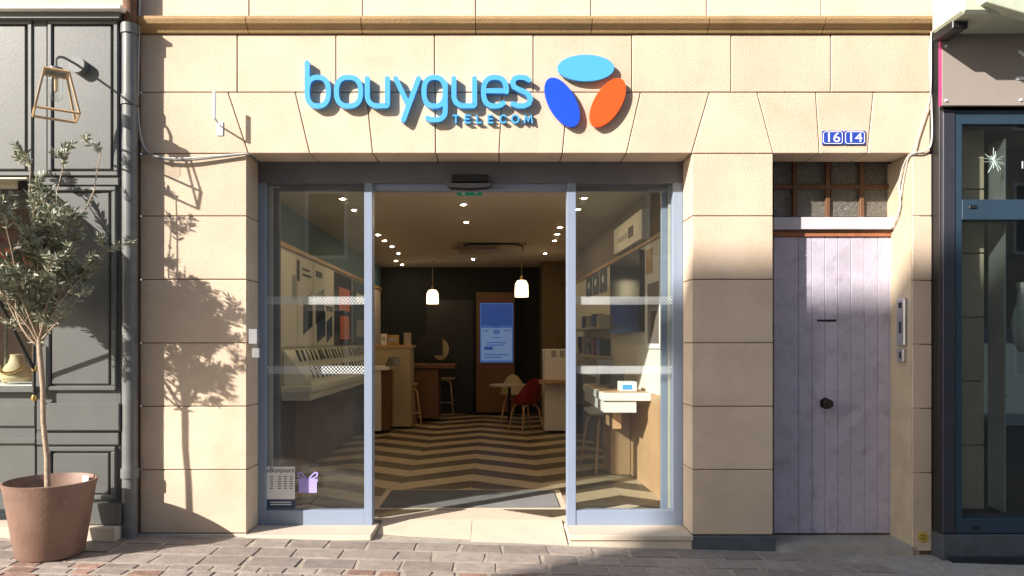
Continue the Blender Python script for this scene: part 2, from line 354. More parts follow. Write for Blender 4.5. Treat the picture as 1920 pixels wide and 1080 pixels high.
for x in (1015, 1121): tl([[(x, 384), (x, 417)], [(x, 384), (x + 21, 384)], [(x, 400), (x + 18, 400)], [(x, 417), (x + 21, 417)]])
tl([[(1068, 384), (1068, 417), (1088, 417)]])
letter([ring(1191, 400, 15, 17, 45, 315, 20, 2)], T, SKYB, -.035, -.006); letter([ring(1246, 400, 16, 17, 0, 360, 24, 2)], T, SKYB, -.035, -.006)
tl([[(1289, 417), (1293, 384), (1306, 410), (1319, 384), (1324, 417)]])
def oval(cx, cy, a, b, ang, mat):
    q = []; 
    for i in range(48):
        t = 2 * math.pi * i / 48; x, y = a * math.cos(t), b * math.sin(t); q.append(sp(cx + x * math.cos(R(ang)) - y * math.sin(R(ang)), cy + x * math.sin(R(ang)) + y * math.cos(R(ang))))
    MB().prism(q, -.05, -.022).build('logo_oval', mat, sg, .002)
    c = sp(cx, cy); MB().tube([(c[0], -.03, c[1]), (c[0], .002, c[1])], .03).build('standoff', SILV, sg)
oval(1571, 168, 131, 62, 0, SKYB); oval(1462, 326, 126, 63, 61, ROYAL); oval(1672, 327, 126, 63, -59, ORNG)

# ------------------------------------------------------------------ storefront
sf = thing('storefront', 'blue grey aluminium storefront with glazed side panels and open sliding doorway', 'storefront', (0, .28, 0)); sf.location = (0, 0, 0)
Y = .28
PB('header', ALUD, sf, 466, 270, 1297, 343, Y, Y + .16, .003)
PB('door_track', ALU, sf, 698, 344, 1062, 356, Y + .03, Y + .14, .002)
for a, b in ((481, 498), (683, 698), (1063, 1080), (1262, 1281)): PB('stile', ALU, sf, a, 342, b, 986, Y + .004, Y + .10, .003)
for a, b in ((498, 683), (1080, 1262)):
    PB('bottom_rail', ALU, sf, a, 957, b, 985, Y + .01, Y + .09, .003)
    PB('pane', GLASS, sf, a - 2, 343, b + 2, 959, Y + .045, Y + .055)
for a, b, c1, c2 in ((512, 524, 524, 700), (1240, 1252, 1062, 1240)):     # open sliding leaves parked behind the side panels
    lf = PB('sliding_leaf', ALUD if a < 900 else ALU, sf, a, 352, b, 968, Y + .13, Y + .17, .002)
    PB('leaf_rail', ALUD, lf, c1, 345, c2, 358, Y + .132, Y + .168, .002); PB('leaf_rail', ALUD, lf, c1, 955, c2, 972, Y + .132, Y + .168, .002)
    PB('leaf_pane', GLASS, lf, c1, 358, c2, 955, Y + .146, Y + .152)
    x = 692 if a < 900 else 1064; PB('leaf_stile', ALU, lf, x - 2, 350, x + 9, 975, Y + .131, Y + .169, .002)
PB('seal_strip', CREAM, sf, 499, 345, 511, 957, Y + .10, Y + .12); PB('seal_strip', CREAM, sf, 1253, 345, 1261, 957, Y + .10, Y + .12)
PB('door_sensor', BLACK, sf, 847, 327, 915, 341, Y - .05, Y, .004)
sx, sz = P(880, 350, Y - .03); q = MB().prism([(sx - .19, sz + .022), (sx - .16, sz - .012), (sx, sz - .022), (sx + .16, sz - .012), (sx + .19, sz + .022)], Y - .07, Y + .03); q.build('sensor_cover', BLACK, sf, .004)
def dots_mat():
    m = bpy.data.materials.new('dot_print'); m.use_nodes = True; n = m.node_tree.nodes; l = m.node_tree.links
    ge = n.new('ShaderNodeNewGeometry'); sep = n.new('ShaderNodeSeparateXYZ'); l.new(ge.outputs['Position'], sep.inputs[0])
    def wv(op_in, f):
        a = n.new('ShaderNodeMath'); a.operation = 'MULTIPLY'; a.inputs[1].default_value = f; l.new(op_in, a.inputs[0])
        b = n.new('ShaderNodeMath'); b.operation = 'SINE'; l.new(a.outputs[0], b.inputs[0]); return b.outputs[0]
    p = n.new('ShaderNodeMath'); p.operation = 'MULTIPLY'; l.new(wv(sep.outputs[0], 225), p.inputs[0]); l.new(wv(sep.outputs[2], 225), p.inputs[1])
    g = n.new('ShaderNodeMath'); g.operation = 'GREATER_THAN'; g.inputs[1].default_value = .2; l.new(p.outputs[0], g.inputs[0])
    t = n.new('ShaderNodeBsdfTransparent'); mx = n.new('ShaderNodeMixShader'); b = n['Principled BSDF']; b.inputs['Base Color'].default_value = (.8, .84, .84, 1)
    l.new(g.outputs[0], mx.inputs[0]); l.new(t.outputs[0], mx.inputs[1]); l.new(b.outputs[0], mx.inputs[2]); l.new(mx.outputs[0], n['Material Output'].inputs[0]); return m
DOTS = dots_mat()
for a, b in ((499, 683), (1080, 1262)):
    for y0, y1 in ((556, 571), (686, 701)): PB('dotted_band', DOTS, sf, a, y0, b, y1, Y + .042, Y + .0435)
# notice and sticker on the glass
nb = thing('opening_hours_notice', 'small white opening hours notice with navy foot stuck on the glass', 'notice', (0, 0, 0))
PB('sheet', PAPER, nb, 499, 875, 553, 936, Y + .040, Y + .0425); PB('foot', NAVYP, nb, 499, 936, 553, 953, Y + .040, Y + .0425)
x, z = P(526, 882, Y + .039); text_mesh('«Bonjour»', .055, 'heading', INK, nb, (x, Y + .0385, z))
for r in range(6):
    for c in range(4): PB('print_line', INK, nb, 506 + c * 11 + (4 if c else 0), 893 + r * 4.4, 512 + c * 11 + (4 if c else 0), 894.4 + r * 4.4, Y + .0385, Y + .04)
for r in range(2): PB('print_line', PAPER, nb, 507, 941 + r * 4, 546, 942.5 + r * 4, Y + .0385, Y + .04)
gs = thing('gift_sticker', 'purple gift box sticker with looped bow on the glass', 'sticker', (0, 0, 0))
PB('box_print', PURP, gs, 560, 901, 594, 924, Y + .040, Y + .0425); PB('lid_print', PURP, gs, 558, 898, 596, 903, Y + .039, Y + .0425)
for s_ in (-1, 1):
    c = [P(577 + s_ * u, v, Y + .04) for u, v in ((1, 898), (6, 893), (13, 886), (18, 887), (17, 893), (10, 897), (2, 898))]
    MB().stroke(c, .006, Y + .0395, Y + .042).build('bow_loop', PURP, gs)

# ------------------------------------------------------------------ entrance steps, ramp
def step(xa, xb, nm, lab):
    t = thing(nm, lab, 'step'); x0, x1 = PX(xa), PX(xb)
    B('tread', STEPM, t, x0, -.035, -.03, x1, Y + .1, .012, .006); B('riser', STEPM, t, x0 + .006, -.02, -.3, x1 - .006, Y + .1, -.03, .004)
step(463, 697, 'entrance_step', 'low pale stone step under the glass panel with the gift sticker'); step(1066, 1298, 'entrance_step', 'low pale stone step under the glass panel beside the slate plinth')
rp = MB(); x0, x1 = PX(699), PX(1064); xm = (x0 + x1) / 2
for a, b in ((x0 - .0, xm - .002), (xm + .002, x1)):
    rp.add([(a, -.04, -.065), (b, -.04, -.075), (b, .5, .004), (a, .5, .004), (a, -.04, -.3), (b, -.04, -.3), (b, .5, -.3), (a, .5, -.3)], [(0, 1, 2, 3), (4, 7, 6, 5), (0, 4, 5, 1), (1, 5, 6, 2), (2, 6, 7, 3), (3, 7, 4, 0)])
rp = struct(rp.build('entrance_ramp', STEPM))
# ------------------------------------------------------------------ interior shell
FZ = .012; CZ = 3.06; XW = -2.4; YB = 9.6
def wallR(y): return 1.59 - .0322 * (y - 1.3)
fl = struct(B('shop_floor', STEPM, None, -2.6, .5, -.15, 2.2, YB + .2, FZ - .006))
ML, DP, AM = .74, .38, .52
def plank_mesh(up, mat):
    q = MB(); a = AM if up else -AM; g = .002
    c = [(g, g), (ML - g, a + g), (ML - g, a + DP - g), (g, DP - g)]
    q.add([(x, y, -.004) for x, y in c] + [(x, y, .001) for x, y in c], [(3, 2, 1, 0), (4, 5, 6, 7), (0, 1, 5, 4), (1, 2, 6, 5), (2, 3, 7, 6), (3, 0, 4, 7)])
    o = q.build('floor_plank', mat, fl); return o
protos = {(u, d): plank_mesh(u, FLO_D if d else FLO_L) for u in (0, 1) for d in (0, 1)}; used = set()
XP = PX(885, 2.3)                                           # a crest of the zigzag
for r in range(-1, 26):
    for c in range(-4, 3):
        up = c % 2 == 0; x = XP - ML + c * ML              # leg c rises towards the crest when even
        x = XP + (c) * ML; up = (c % 2 == 1)
        y = .95 + r * DP - (0 if up else -0) 
        yy = y if up else y + AM
        if yy + min(0, AM if up else -AM) > YB - .1 or x > 1.7 or x + ML < -2.5: continue
        if yy < .52 or yy + (AM if up else -AM) < .52: 
            continue
        key = (int(up), r % 2)
        o = protos[key] if key not in used else inst(protos[key], fl); used.add(key); o.location = (x, yy, FZ)
struct(B('shop_ceiling', CEIL, None, -2.6, .3, CZ, 2.2, YB + .2, CZ + .1))
lw = struct(B('shop_wall_left', WWALL, None, XW - .15, .3, 0, XW, YB, CZ))
B('upper_band', TEAL, lw, XW, .32, 2.63, XW + .006, YB, CZ); B('wood_trim', WOOD, lw, XW, .32, 2.58, XW + .03, YB, 2.63)
B('lower_panel', WOODD, lw, XW, .32, .01, XW + .02, YB, .88)
struct(B('shop_wall_back', DARKW, None, -2.6, YB, 0, 2.2, YB + .15, CZ))
B('doorway_recess', BLACK, bpy.data.objects['shop_wall_back'], PX(800, YB), YB - .02, 0, PX(888, YB), YB, PZ(563, YB))
struct(B('shop_wall_tan', TANW, None, PX(1018, 8.5), 8.5, 0, 2.2, 9.58, CZ))
rw = MB().add([(wallR(.3), .3, 0), (wallR(9), 9, 0), (wallR(9), 9, CZ), (wallR(.3), .3, CZ), (2.1, .3, 0), (2.1, 9, 0), (2.1, 9, CZ), (2.1, .3, CZ)], [(0, 1, 2, 3), (4, 7, 6, 5), (0, 3, 7, 4), (1, 5, 6, 2), (3, 2, 6, 7), (0, 4, 5, 1)])
rw = struct(rw.build('shop_wall_right', TAUW))
def RW(name, mat, y0, y1, z0, z1, t=.02, par=rw):         # panel on the slanting right wall
    return MB().add([(wallR(y) - u, y, z) for u in (0, t) for y in (y0, y1) for z in (z0, z1)], [(0, 1, 3, 2), (4, 6, 7, 5), (0, 4, 5, 1), (2, 3, 7, 6), (0, 2, 6, 4), (1, 5, 7, 3)]).build(name, mat, par)
RW('display_board', WWALL, .4, 8.4, 1.0, 2.52, .015); RW('wood_trim', WOOD, .4, 8.4, 2.52, 2.56, .035); RW('lower_panel', WOOD, .4, 3.6, .01, 1.0, .02)
mt = thing('entrance_mat', 'dark grey ribbed entrance mat in a pale frame', 'mat'); 
def gp(px_, py_): d = 1.51 * F / (py_ - CY); return ((px_ - CX) * d / F, d - D)
xm0, ym0 = gp(712, 953); xm1, ym1 = gp(1051, 953); _, ym2 = gp(732, 921)
B('frame', STEPM, mt, xm0 - .06, ym0 - .05, FZ - .003, xm1 + .06, ym2 + .05, FZ + .004)
B('pad', MATM, mt, xm0, ym0, FZ, xm1, ym2, FZ + .008); q = MB()
for i in range(24): yy = ym0 + (ym2 - ym0) * (i + .3) / 24; q.box(xm0 + .01, yy, FZ + .008, xm1 - .01, yy + .012, FZ + .013)
q.build('ribs', RIB, mt)['kind'] = 'stuff'

# ------------------------------------------------------------------ interior fittings
lc = thing('display_counter', 'white two layer counter along the poster wall', 'counter')
B('top', WHT, lc, XW + .02, 2.35, .955, -2.02, 7.6, 1.02, .004); B('drawer_layer', WHT, lc, XW + .02, 2.42, .86, -2.06, 7.6, .95, .004); B('front_panel', WOODD, lc, XW + .02, 2.5, .02, -2.25, 7.6, .855)
q = MB().add([(-2.05, y, 1.022) for y in (2.5, 7.5)] + [(XW + .02, y, 1.42) for y in (2.5, 7.5)] + [(XW + .02, y, 1.022) for y in (2.5, 7.5)], [(0, 1, 3, 2), (0, 4, 5, 1), (2, 3, 5, 4), (0, 2, 4), (1, 5, 3)])
q.build('sloped_rack', WHT, lc)
sl_ = Vector((-.33, 0, .398)).normalized(); tilt = math.atan2(.398, .33)
ph = MB().box(-.07, -.036, 0, .07, .036, .009).build('display_phone', PHONE, None, .003); first = True
for r in range(2):
    for c in range(24):
        base = Vector((-2.05, 2.6 + c * .2 + random.uniform(-.03, .03), 1.03)) + sl_ * (.08 + r * .25)
        o = ph if first else inst(ph); first = False
        o.location = base + Vector((.02, 0, .07)); o.rotation_euler = (0, R(68), random.uniform(-.15, .15))
        tag(o, 'black demonstration phone leaning on the sloped rack of the long counter', 'phone', 'phones on the sloped rack')
def poster(y0, y1, base, lab, art):
    t = thing('wall_poster', lab, 'poster'); X = XW + .012
    B('board', base, t, XW + .002, y0 + .03, 1.46, X, y1 - .03, 2.55)
    for mat, a, b, z0, z1, sk_ in art:
        ya, yb = y0 + (y1 - y0) * a, y0 + (y1 - y0) * b
        MB().add([(X + .0, ya, z0), (X, yb, z0 + sk_), (X, yb, z1 + sk_), (X, ya, z1), (X + .004, ya, z0), (X + .004, yb, z0 + sk_), (X + .004, yb, z1 + sk_), (X + .004, ya, z1)],
                 [(0, 1, 2, 3), (7, 6, 5, 4), (0, 4, 5, 1), (1, 5, 6, 2), (2, 6, 7, 3), (3, 7, 4, 0)]).build('print', mat, t)
poster(2.2, 3.1, PAPER, 'plain white poster board nearest the window on the poster wall', [(GREYC, .75, .95, 2.0, 2.3, 0)])
poster(3.12, 3.87, PAPER, 'white poster showing a dark phone seen from behind', [(INK, .3, .75, 2.4, 2.43, 0), (INK, .3, .85, 2.33, 2.36, 0), (PHONE, .35, .95, 1.6, 2.05, .12), (INK, .0, .12, 2.25, 2.5, 0)])
poster(3.9, 5.1, PAPER, 'white poster showing two overlapping blue black phones', [(INK, .1, .4, 2.38, 2.46, 0), (PHONE, .1, .5, 1.75, 2.15, .1), (PHONEB, .15, .55, 1.5, 1.85, .1), (PHONEB, .62, .92, 1.5, 1.8, .1), (INK, .6, .95, 1.95, 2.02, 0)])
poster(5.15, 6.5, PHONE, 'black poster with orange lettering block', [(OR_P, .25, .85, 2.0, 2.35, 0), (OR_P, .3, .8, 1.55, 1.92, 0)])
poster(6.55, 8.2, BL_P, 'dark navy poster with pale print by the back wall', [(PAPER, .2, .8, 2.2, 2.35, 0), (GREYC, .2, .8, 1.6, 1.9, 0)])
# ceiling lamps
dl = thing('downlight', 'small round recessed ceiling downlight glowing warm', 'light', (0, 0, 0), 'recessed downlights')
MB().lathe([(.0, -.012), (.05, -.012), (.055, -.008), (.055, .0)], n=16).build('bezel', WHT, dl); MB().lathe([(0, -.016), (.021, -.016), (.021, -.012)], n=16).build('bulb', LAMPE, dl)
firstd = True
for px_, py_ in [(709, 439), (721, 450), (735, 461), (747, 474), (742, 488), (754, 495), (869, 382), (874, 415), (887, 485), (1050, 425), (1045, 438), (1040, 450), (1022, 474), (643, 371), (664, 392), (1095, 370), (1083, 391), (1230, 364)]:
    d = (CZ - H) * F / (CY - py_); o = dl if firstd else inst(dl); firstd = False
    o.location = ((px_ - CX) * d / F, min(d - D, YB - .1), CZ)
def pendant(px_, y0, y1, d, lab):
    s_ = F / d; X = (px_ - CX) / s_; z1 = H + (CY - y0) / s_; z0 = H + (CY - y1) / s_
    t = thing('pendant_lamp', lab, 'lamp', (X, d - D, 0)); h = z1 - z0
    MB().lathe([(.115, z0), (.118, z0 + h * .3), (.11, z0 + h * .75), (.075, z1 - .01), (.03, z1)], n=24).build('shade', PEND, t, smooth=True)
    MB().lathe([(.03, z1), (.025, z1 + .05), (.006, z1 + .07)], n=12).build('cap', BRASS, t); MB().tube([(0, 0, z1 + .06), (0, 0, CZ)], .005, 6).build('cord', CRM, t); MB().lathe([(.05, CZ - .03), (.05, CZ)], n=16).build('ceiling_rose', CRM, t)
pendant(811, 543, 570, 14.2, 'warm glowing pendant lamp hanging before the dark back wall'); pendant(978, 525, 557, 12.6, 'warm glowing pendant lamp hanging before the tan wall')
ac = thing('ceiling_air_unit', 'cream ceiling air conditioning cassette with curved pipe', 'air conditioner'); d = 12.0
B('body', CRM, ac, -.62, d - D - .4, CZ - .07, .48, d - D + .5, CZ, .01); B('grille', TAUW, ac, -.68, d - D - .5, CZ - .1, .02, d - D - .42, CZ - .06)
MB().tube([(-.5, d - D - .45, CZ - .1), (-.5, d - D - .45, CZ - .04), (-.4, d - D - .45, CZ - .02), (.3, d - D - .45, CZ - .02), (.42, d - D - .45, CZ - .05), (.42, d - D - .45, CZ - .11)], .014).build('pipe', BLACK, ac)
ex = thing('exit_sign', 'green emergency exit sign with white arrow hung by the doorway', 'sign'); PB('panel', GREEN, ex, 857, 356, 904, 366, .85, .87)
x, z = P(893, 361, .849); MB().prism([(x - .03, z + .015), (x, z - .02), (x + .03, z + .015)], .846, .85).build('arrow', WHITE_E, ex); PB('figure', WHITE_E, ex, 866, 358, 872, 365, .846, .85)
for i, (a, b) in enumerate(((705, 790), (815, 915), (940, 1045))):
    q = MB()
    for kx in range(14):
        x = PX(a + (b - a) * kx / 14, .9); q.box(x, .95, CZ - .004, x + .015, 1.5, CZ + .002)
    g_ = q.build('vent_slots', TAUW, bpy.data.objects['shop_ceiling']); g_['kind'] = 'stuff'
# back of the shop
tt = thing('screen_totem', 'brown panel with tall glowing blue advertising screen', 'screen'); Yt = 9.2
PB('panel', WOODD, tt, 893, 548, 965, 773, Yt, Yt + .1); PB('screen', SCR, tt, 900, 568, 962, 680, Yt - .02, Yt); PB('screen_top', SCRD, tt, 902, 570, 960, 610, Yt - .024, Yt - .02)
PB('screen_page', SCRW, tt, 902, 615, 960, 676, Yt - .024, Yt - .02); PB('print', SCRD, tt, 925, 578, 937, 612, Yt - .028, Yt - .024); PB('print', SCRD, tt, 908, 650, 924, 656, Yt - .028, Yt - .024); PB('print', SCR, tt, 925, 618, 937, 626, Yt - .028, Yt - .024)
for a, b, y in ((905, 917, 619), (945, 957, 619), (924, 939, 632), (912, 950, 641), (912, 944, 646), (908, 954, 664), (908, 940, 669)): PB('print', SCR, tt, a, y, b, y + 2.2, Yt - .028, Yt - .024)
rc = thing('reception_counter', 'cream counter block with wood top at back of shop', 'counter'); Yc = 6.9
PB('body', CRM, rc, 690, 652, 770, 800, Yc, Yc + .5, .004); PB('top', WOOD, rc, 688, 647, 773, 652, Yc - .02, Yc + .55)
n2 = thing('side_desk', 'white and brown desk block beside the white bar stool', 'desk'); PB('body', WHT, n2, 690, 694, 714, 808, 6.2, 6.8, .004); PB('panel', WOODD, n2, 714, 694, 727, 806, 6.25, 6.8); PB('top', WHT, n2, 690, 688, 728, 694, 6.15, 6.8)
MB().add([(PX(722, 6.3), 6.3, PZ(688, 6.3)), (PX(748, 6.3), 6.3, PZ(688, 6.3)), (PX(752, 6.5), 6.5, PZ(670, 6.5)), (PX(728, 6.5), 6.5, PZ(670, 6.5))], [(0, 1, 2, 3)]).build('tablet', BLACK, n2)
dk = thing('service_desk', 'dark brown service desk with overhanging top', 'desk'); PB('body', WOODD, dk, 771, 692, 822, 784, 8.0, 8.6, .004); PB('top', WOODD, dk, 740, 683, 853, 691, 7.95, 8.7, .004)
mo = thing('computer_monitor', 'black computer monitor on the service desk', 'monitor'); PB('panel', BLACK, mo, 783, 633, 830, 666, 8.3, 8.34, .004); PB('stand', BLACK, mo, 803, 666, 810, 684, 8.32, 8.36)
fan = thing('white_disc', 'pale round disc standing behind the monitor', 'disc'); x, z = P(826, 655, 8.6); MB().prism([(x + .16 * math.cos(a * .2618), z + .21 * math.sin(a * .2618)) for a in range(24)], 8.6, 8.64).build('disc', CRM, fan)
for i, (a, b, y0, mt_, lab) in enumerate(((714, 725, 626, WHT, 'small white carton on the cream counter'), (727, 748, 628, BRASS, 'small golden carton on the cream counter'), (757, 770, 624, CRM, 'small cream carton on the cream counter'))):
    t = thing('carton', lab, 'box'); PB('body', mt_, t, a, y0, b, 647, 7.0, 7.1, .004); PB('print', GREYC, t, a + 3, y0 + 5, b - 3, y0 + 13, 6.997, 7.0)
cab = thing('white_cabinet', 'white cabinet with accessibility pictograms beside the red chair', 'cabinet'); PB('body', WHT, cab, 1021, 655, 1075, 808, 6.4, 7.0, .004); PB('shelf_top', WOOD, cab, 1012, 713, 1075, 719, 6.2, 6.4)
for a in (1034, 1050): PB('pictogram', GREYC, cab, a, 657, a + 9, 670, 6.395, 6.4)
def shell_chair(nm, lab, loc, seat_h, mat, legm, rz, back=.4, foot=True, seat_r=.21):
    t = thing(nm, lab, 'chair' if not foot else 'stool', loc); t.rotation_euler.z = rz
    n, q = 16, MB(); vs = []
    prof = [(0, 0), (.55, .0), (.85, .02), (1, .07)]
    for r_, h_ in prof:
        for j in range(n):
            a = 2 * math.pi * j / n; bk = max(0, math.sin(a)) ** 1.5
            vs.append((seat_r * r_ * math.cos(a), seat_r * r_ * math.sin(a) * .95, seat_h + h_ + (bk * back if r_ > .95 else bk * back * .15 if r_ > .8 else 0)))
    fs = [(i * n + j, i * n + (j + 1) % n, (i + 1) * n + (j + 1) % n, (i + 1) * n + j) for i in range(len(prof) - 1) for j in range(n)]
    q.add(vs, fs); q.add([(x, y, z - .012) for x, y, z in vs], [f[::-1] for f in fs])
    rim = len(vs); k0 = (len(prof) - 1) * n; q.f += [(k0 + j, k0 + (j + 1) % n, rim + k0 + (j + 1) % n, rim + k0 + j) for j in range(n)]
    q.build('seat_shell', mat, t, smooth=True)
    for sx_ in (-1, 1):
        for sy_ in (-1, 1):
            MB().tube([(sx_ * .05, sy_ * .12, seat_h - .015), (sx_ * .13, sy_ * .13, seat_h - .03), (sx_ * .16, sy_ * .15, seat_h - .1), (sx_ * .225, sy_ * .2, 0)], [.013, .016, .016, .011], 8).build('leg', legm, t, smooth=True)
    if foot:
        z = .28; r_ = .2
        for sx_ in (-1, 1): MB().tube([(sx_ * .195, -.182, z), (sx_ * .195, .182, z)], .006, 6).build('footrest', SILV, t)
        for sy_ in (-1, 1): MB().tube([(-.195, sy_ * .182, z - .03), (.195, sy_ * .182, z - .03)], .006, 6).build('footrest', SILV, t)
    return t
def fl_at(px_, py_): d = 1.51 * F / (py_ - CY); return ((px_ - CX) * d / F, d - D, FZ)
shell_chair('bar_stool', 'white shell bar stool with oak legs by the sunlit side table', fl_at(1134, 882), .66, WHT, WOOD, R(200), .12, True, .25)
shell_chair('bar_stool', 'white bar stool beside the cream reception counter', fl_at(762, 800), .70, CRM, WOOD, R(20), .03)
shell_chair('bar_stool', 'white bar stool before the dark doorway', fl_at(838, 776), .70, CRM, WOOD, R(-20), .03)
shell_chair('red_chair', 'dark red shell chair with wooden legs', fl_at(986, 808), .46, REDP, WOOD, R(215), .38, False, .27)
shell_chair('pale_chair', 'pale shell chair behind the red chair', fl_at(962, 792), .46, CRM, WOOD, R(0), .36, False, .24)
rt = thing('round_table', 'small round table between the red and pale chairs', 'table', fl_at(955, 797)); MB().lathe([(0, .70), (.36, .70), (.36, .73), (0, .73)], n=24).build('top', CRM, rt); MB().tube([(0, 0, 0), (0, 0, .7)], .03).build('column', BLACK, rt)
# right wall fittings
tv = thing('wall_television', 'large black television on the right hand display wall', 'television')
RW('panel', TVB, 1.95, 3.6, 1.62, 2.48, .07, tv)
hs = thing('white_header_sign', 'white boxed header sign with dark lettering above the television', 'sign'); RW('box', PAPER, 1.8, 3.3, 2.58, 2.88, .08, hs); RW('print', INK, 2.2, 2.45, 2.66, 2.78, .084, hs); RW('print', GREYC, 2.5, 3.0, 2.68, 2.74, .084, hs)
ps = thing('portrait_poster', 'pale poster with brown figures beside the television', 'poster'); RW('board', PAPER, 1.2, 1.86, 1.45, 2.5, .03, ps); RW('print', TAUW, 1.3, 1.75, 1.5, 2.1, .034, ps); RW('print', WOOD, 1.55, 1.8, 2.2, 2.45, .036, ps)
for i in range(3):
    t = thing('navy_placard', 'small navy placard with pale emblem under the wood trim', 'placard', (0, 0, 0), 'navy placards'); a = 4.1 + i * .62; RW('board', BL_P, a, a + .52, 2.2, 2.5, .025, t); RW('emblem', PAPER, a + .2, a + .32, 2.33, 2.42, .028, t)
sh = thing('wall_shelves', 'pale double wall shelf carrying small boxes', 'shelf')
for z in (1.3, 1.68): RW('shelf', CRM, 3.75, 6.2, z, z + .03, .25, sh)
for i in range(9):
    z = 1.33 if i < 5 else 1.71; a = 3.85 + (i % 5) * .45; t = thing('shelf_box', 'small %s box on the %s board of the double wall shelf' % ('red' if i == 1 else 'grey' if i % 2 else 'black', 'lower' if i < 5 else 'upper'), 'box', (0, 0, 0), 'boxes on the wall shelf'); RW('body', (REDP if i == 1 else BOXM if i % 2 else PHONE), a, a + .22, z, z + random.uniform(.15, .28), .16, t)
st = thing('side_table', 'white two layer side table with oak support in sunlight', 'table')
x0 = PX(1127, 1.75); B('top', WHT, st, x0, 1.65, .92, wallR(1.65) - .02, 3.3, 1.0, .004); B('top_inlay', WOOD, st, x0 + .03, 1.68, 1.0, wallR(1.7) - .03, 3.3, 1.004)
B('drawer', WHT, st, x0 + .02, 1.67, .80, wallR(1.75) - .16, 3.3, .915, .004); B('support', WOOD, st, x0 + .16, 2.0, .6, wallR(2) - .25, 2.9, .80); B('leg_panel', WOOD, st, 1.3, 2.6, FZ, wallR(2.6) - .03, 3.2, .79)
for i, (a, z0, h_, mt_, lab) in enumerate(((1.82, 1.004, .10, WHT, 'low white device on the sunlit side table'), (2.3, 1.004, .24, PHONE, 'black speaker box on the sunlit side table'), (2.75, 1.004, .3, GREYC, 'grey carton on the sunlit side table'))):
    t = thing('table_device', lab, 'device'); B('body', mt_, t, 1.28 - i * .05, a, z0, 1.45 - i * .05, a + .2, z0 + h_, .006); B('label', SKYB if i == 0 else INK, t, 1.30 - i * .05, a - .002, z0 + .02, 1.40 - i * .05, a, z0 + h_ * .7)

# ------------------------------------------------------------------ old door
od = thing('plank_door', 'lilac painted plank door, weathered, with hexagonal knob', 'door'); Yd = .31
xs_ = [1451, 1497, 1523, 1547, 1571, 1596, 1621, 1646, 1668]
for a, b in zip(xs_, xs_[1:] + [1690]):
    x0, x1 = PX(a, Yd), min(PX(b, Yd), XD1 + .03); B('plank', LILAC, od, x0 + .0015, Yd + random.uniform(0, .002), PZ(1000, Yd), x1 - .0015, Yd + .04, PZ(444, Yd), .003)
PB('backing', LILAC, od, 1452, 446, 1676, 998, Yd + .03, Yd + .05)
PB('letter_slot', BLACK, od, 1532, 599, 1568, 603, Yd - .003, Yd + .003)
kx, kz = P(1552, 757, Yd - .05); q = MB(); 
for r_, ya, yb in ((.02, Yd - .035, Yd), (.05, Yd - .012, Yd), (.042, Yd - .075, Yd - .035)):
    n = 6 if r_ > .03 else 12; q.prism([(kx + r_ * math.cos(R(30 + 360 / n * i)), kz + r_ * math.sin(R(30 + 360 / n * i))) for i in range(n)], ya, yb)
q.build('knob', IRON, od, .003)
PB('red_rail', RED_W, od, 1451, 431, 1690, 443, Yd - .015, Yd + .04); 
tr = thing('transom_window', 'small paned transom window with hammered glass over the plank door', 'window')
PB('sill_beam', PALEP, tr, 1451, 407, 1690, 430, Yd - .05, Yd + .05, .004); PB('sill_lip', WOODD, tr, 1451, 429, 1690, 434, Yd - .03, Yd + .05)
HAM = M('hammered_glass', (.13, .12, .10), .15, .3, 30, 1.0, 90, spec=.8)
for a, b in ((1451, 1487), (1495, 1549), (1558, 1613), (1621, 1680)):
    for c, d_ in ((300, 346), (354, 406)): PB('pane', HAM, tr, a, c, b, d_, Yd + .05, Yd + .06)
for a in (1487, 1549, 1613): PB('muntin', WOODD, tr, a, 296, a + 8, 408, Yd + .02, Yd + .07, .003)
PB('crossbar', WOODD, tr, 1451, 346, 1690, 354, Yd + .025, Yd + .07, .003); PB('top_rail', WOODD, tr, 1451, 286, 1690, 300, Yd + .02, Yd + .07)
ds = struct(B('door_threshold', CONC, None, XD0, -.02, -.3, XD1, .5, PZ(1003, Yd) - .002))
def plate(x0, num, lab):
    t = thing('house_number', lab, 'number plate'); PB('plate', BLUE_E, t, x0, 245, x0 + 39.5, 271, -.012, -.003, .002)
    xa_, z1_ = P(x0 + 2, 247, -.013); xb_, z0_ = P(x0 + 37.5, 269, -.013); e = .012
    MB().stroke([(xa_ + e, z1_), (xb_ - e, z1_), (xb_, z1_ - e), (xb_, z0_ + e), (xb_ - e, z0_), (xa_ + e, z0_), (xa_, z0_ + e), (xa_, z1_ - e), (xa_ + e, z1_)], .0022, -.0135, -.0115).build('border', WHITE_E, t)
    x, z = P(x0 + 19.7, 258.5, -.014); o = text_mesh(num, .105, 'number', WHITE_E, t, (x, -.0125, z), extrude=.0015); o.scale.x = 1.15
plate(1542, '16', 'blue enamel house plate with the number sixteen'); plate(1583.5, '14', 'blue enamel house plate with the number fourteen')
ic = thing('intercom', 'slim silver door intercom panel on the door jamb', 'intercom'); Yi = .12
xi = XD1 - .002
B('panel', SILV, ic, xi - .028, .06, PZ(648, Yi), xi, .17, PZ(560, Yi), .006); B('camera_eye', BLACK, ic, xi - .032, .095, PZ(578, Yi), xi - .026, .135, PZ(567, Yi)); B('name_strip', INK, ic, xi - .031, .1, PZ(625, Yi), xi - .026, .13, PZ(603, Yi))
sw = thing('lock_box', 'small blue grey key switch box under the intercom', 'switch'); B('box', SILV, sw, xi - .03, .07, PZ(678, Yi), xi, .16, PZ(654, Yi), .004); B('key_symbol', INK, sw, xi - .033, .1, PZ(671, Yi), xi - .029, .125, PZ(660, Yi))
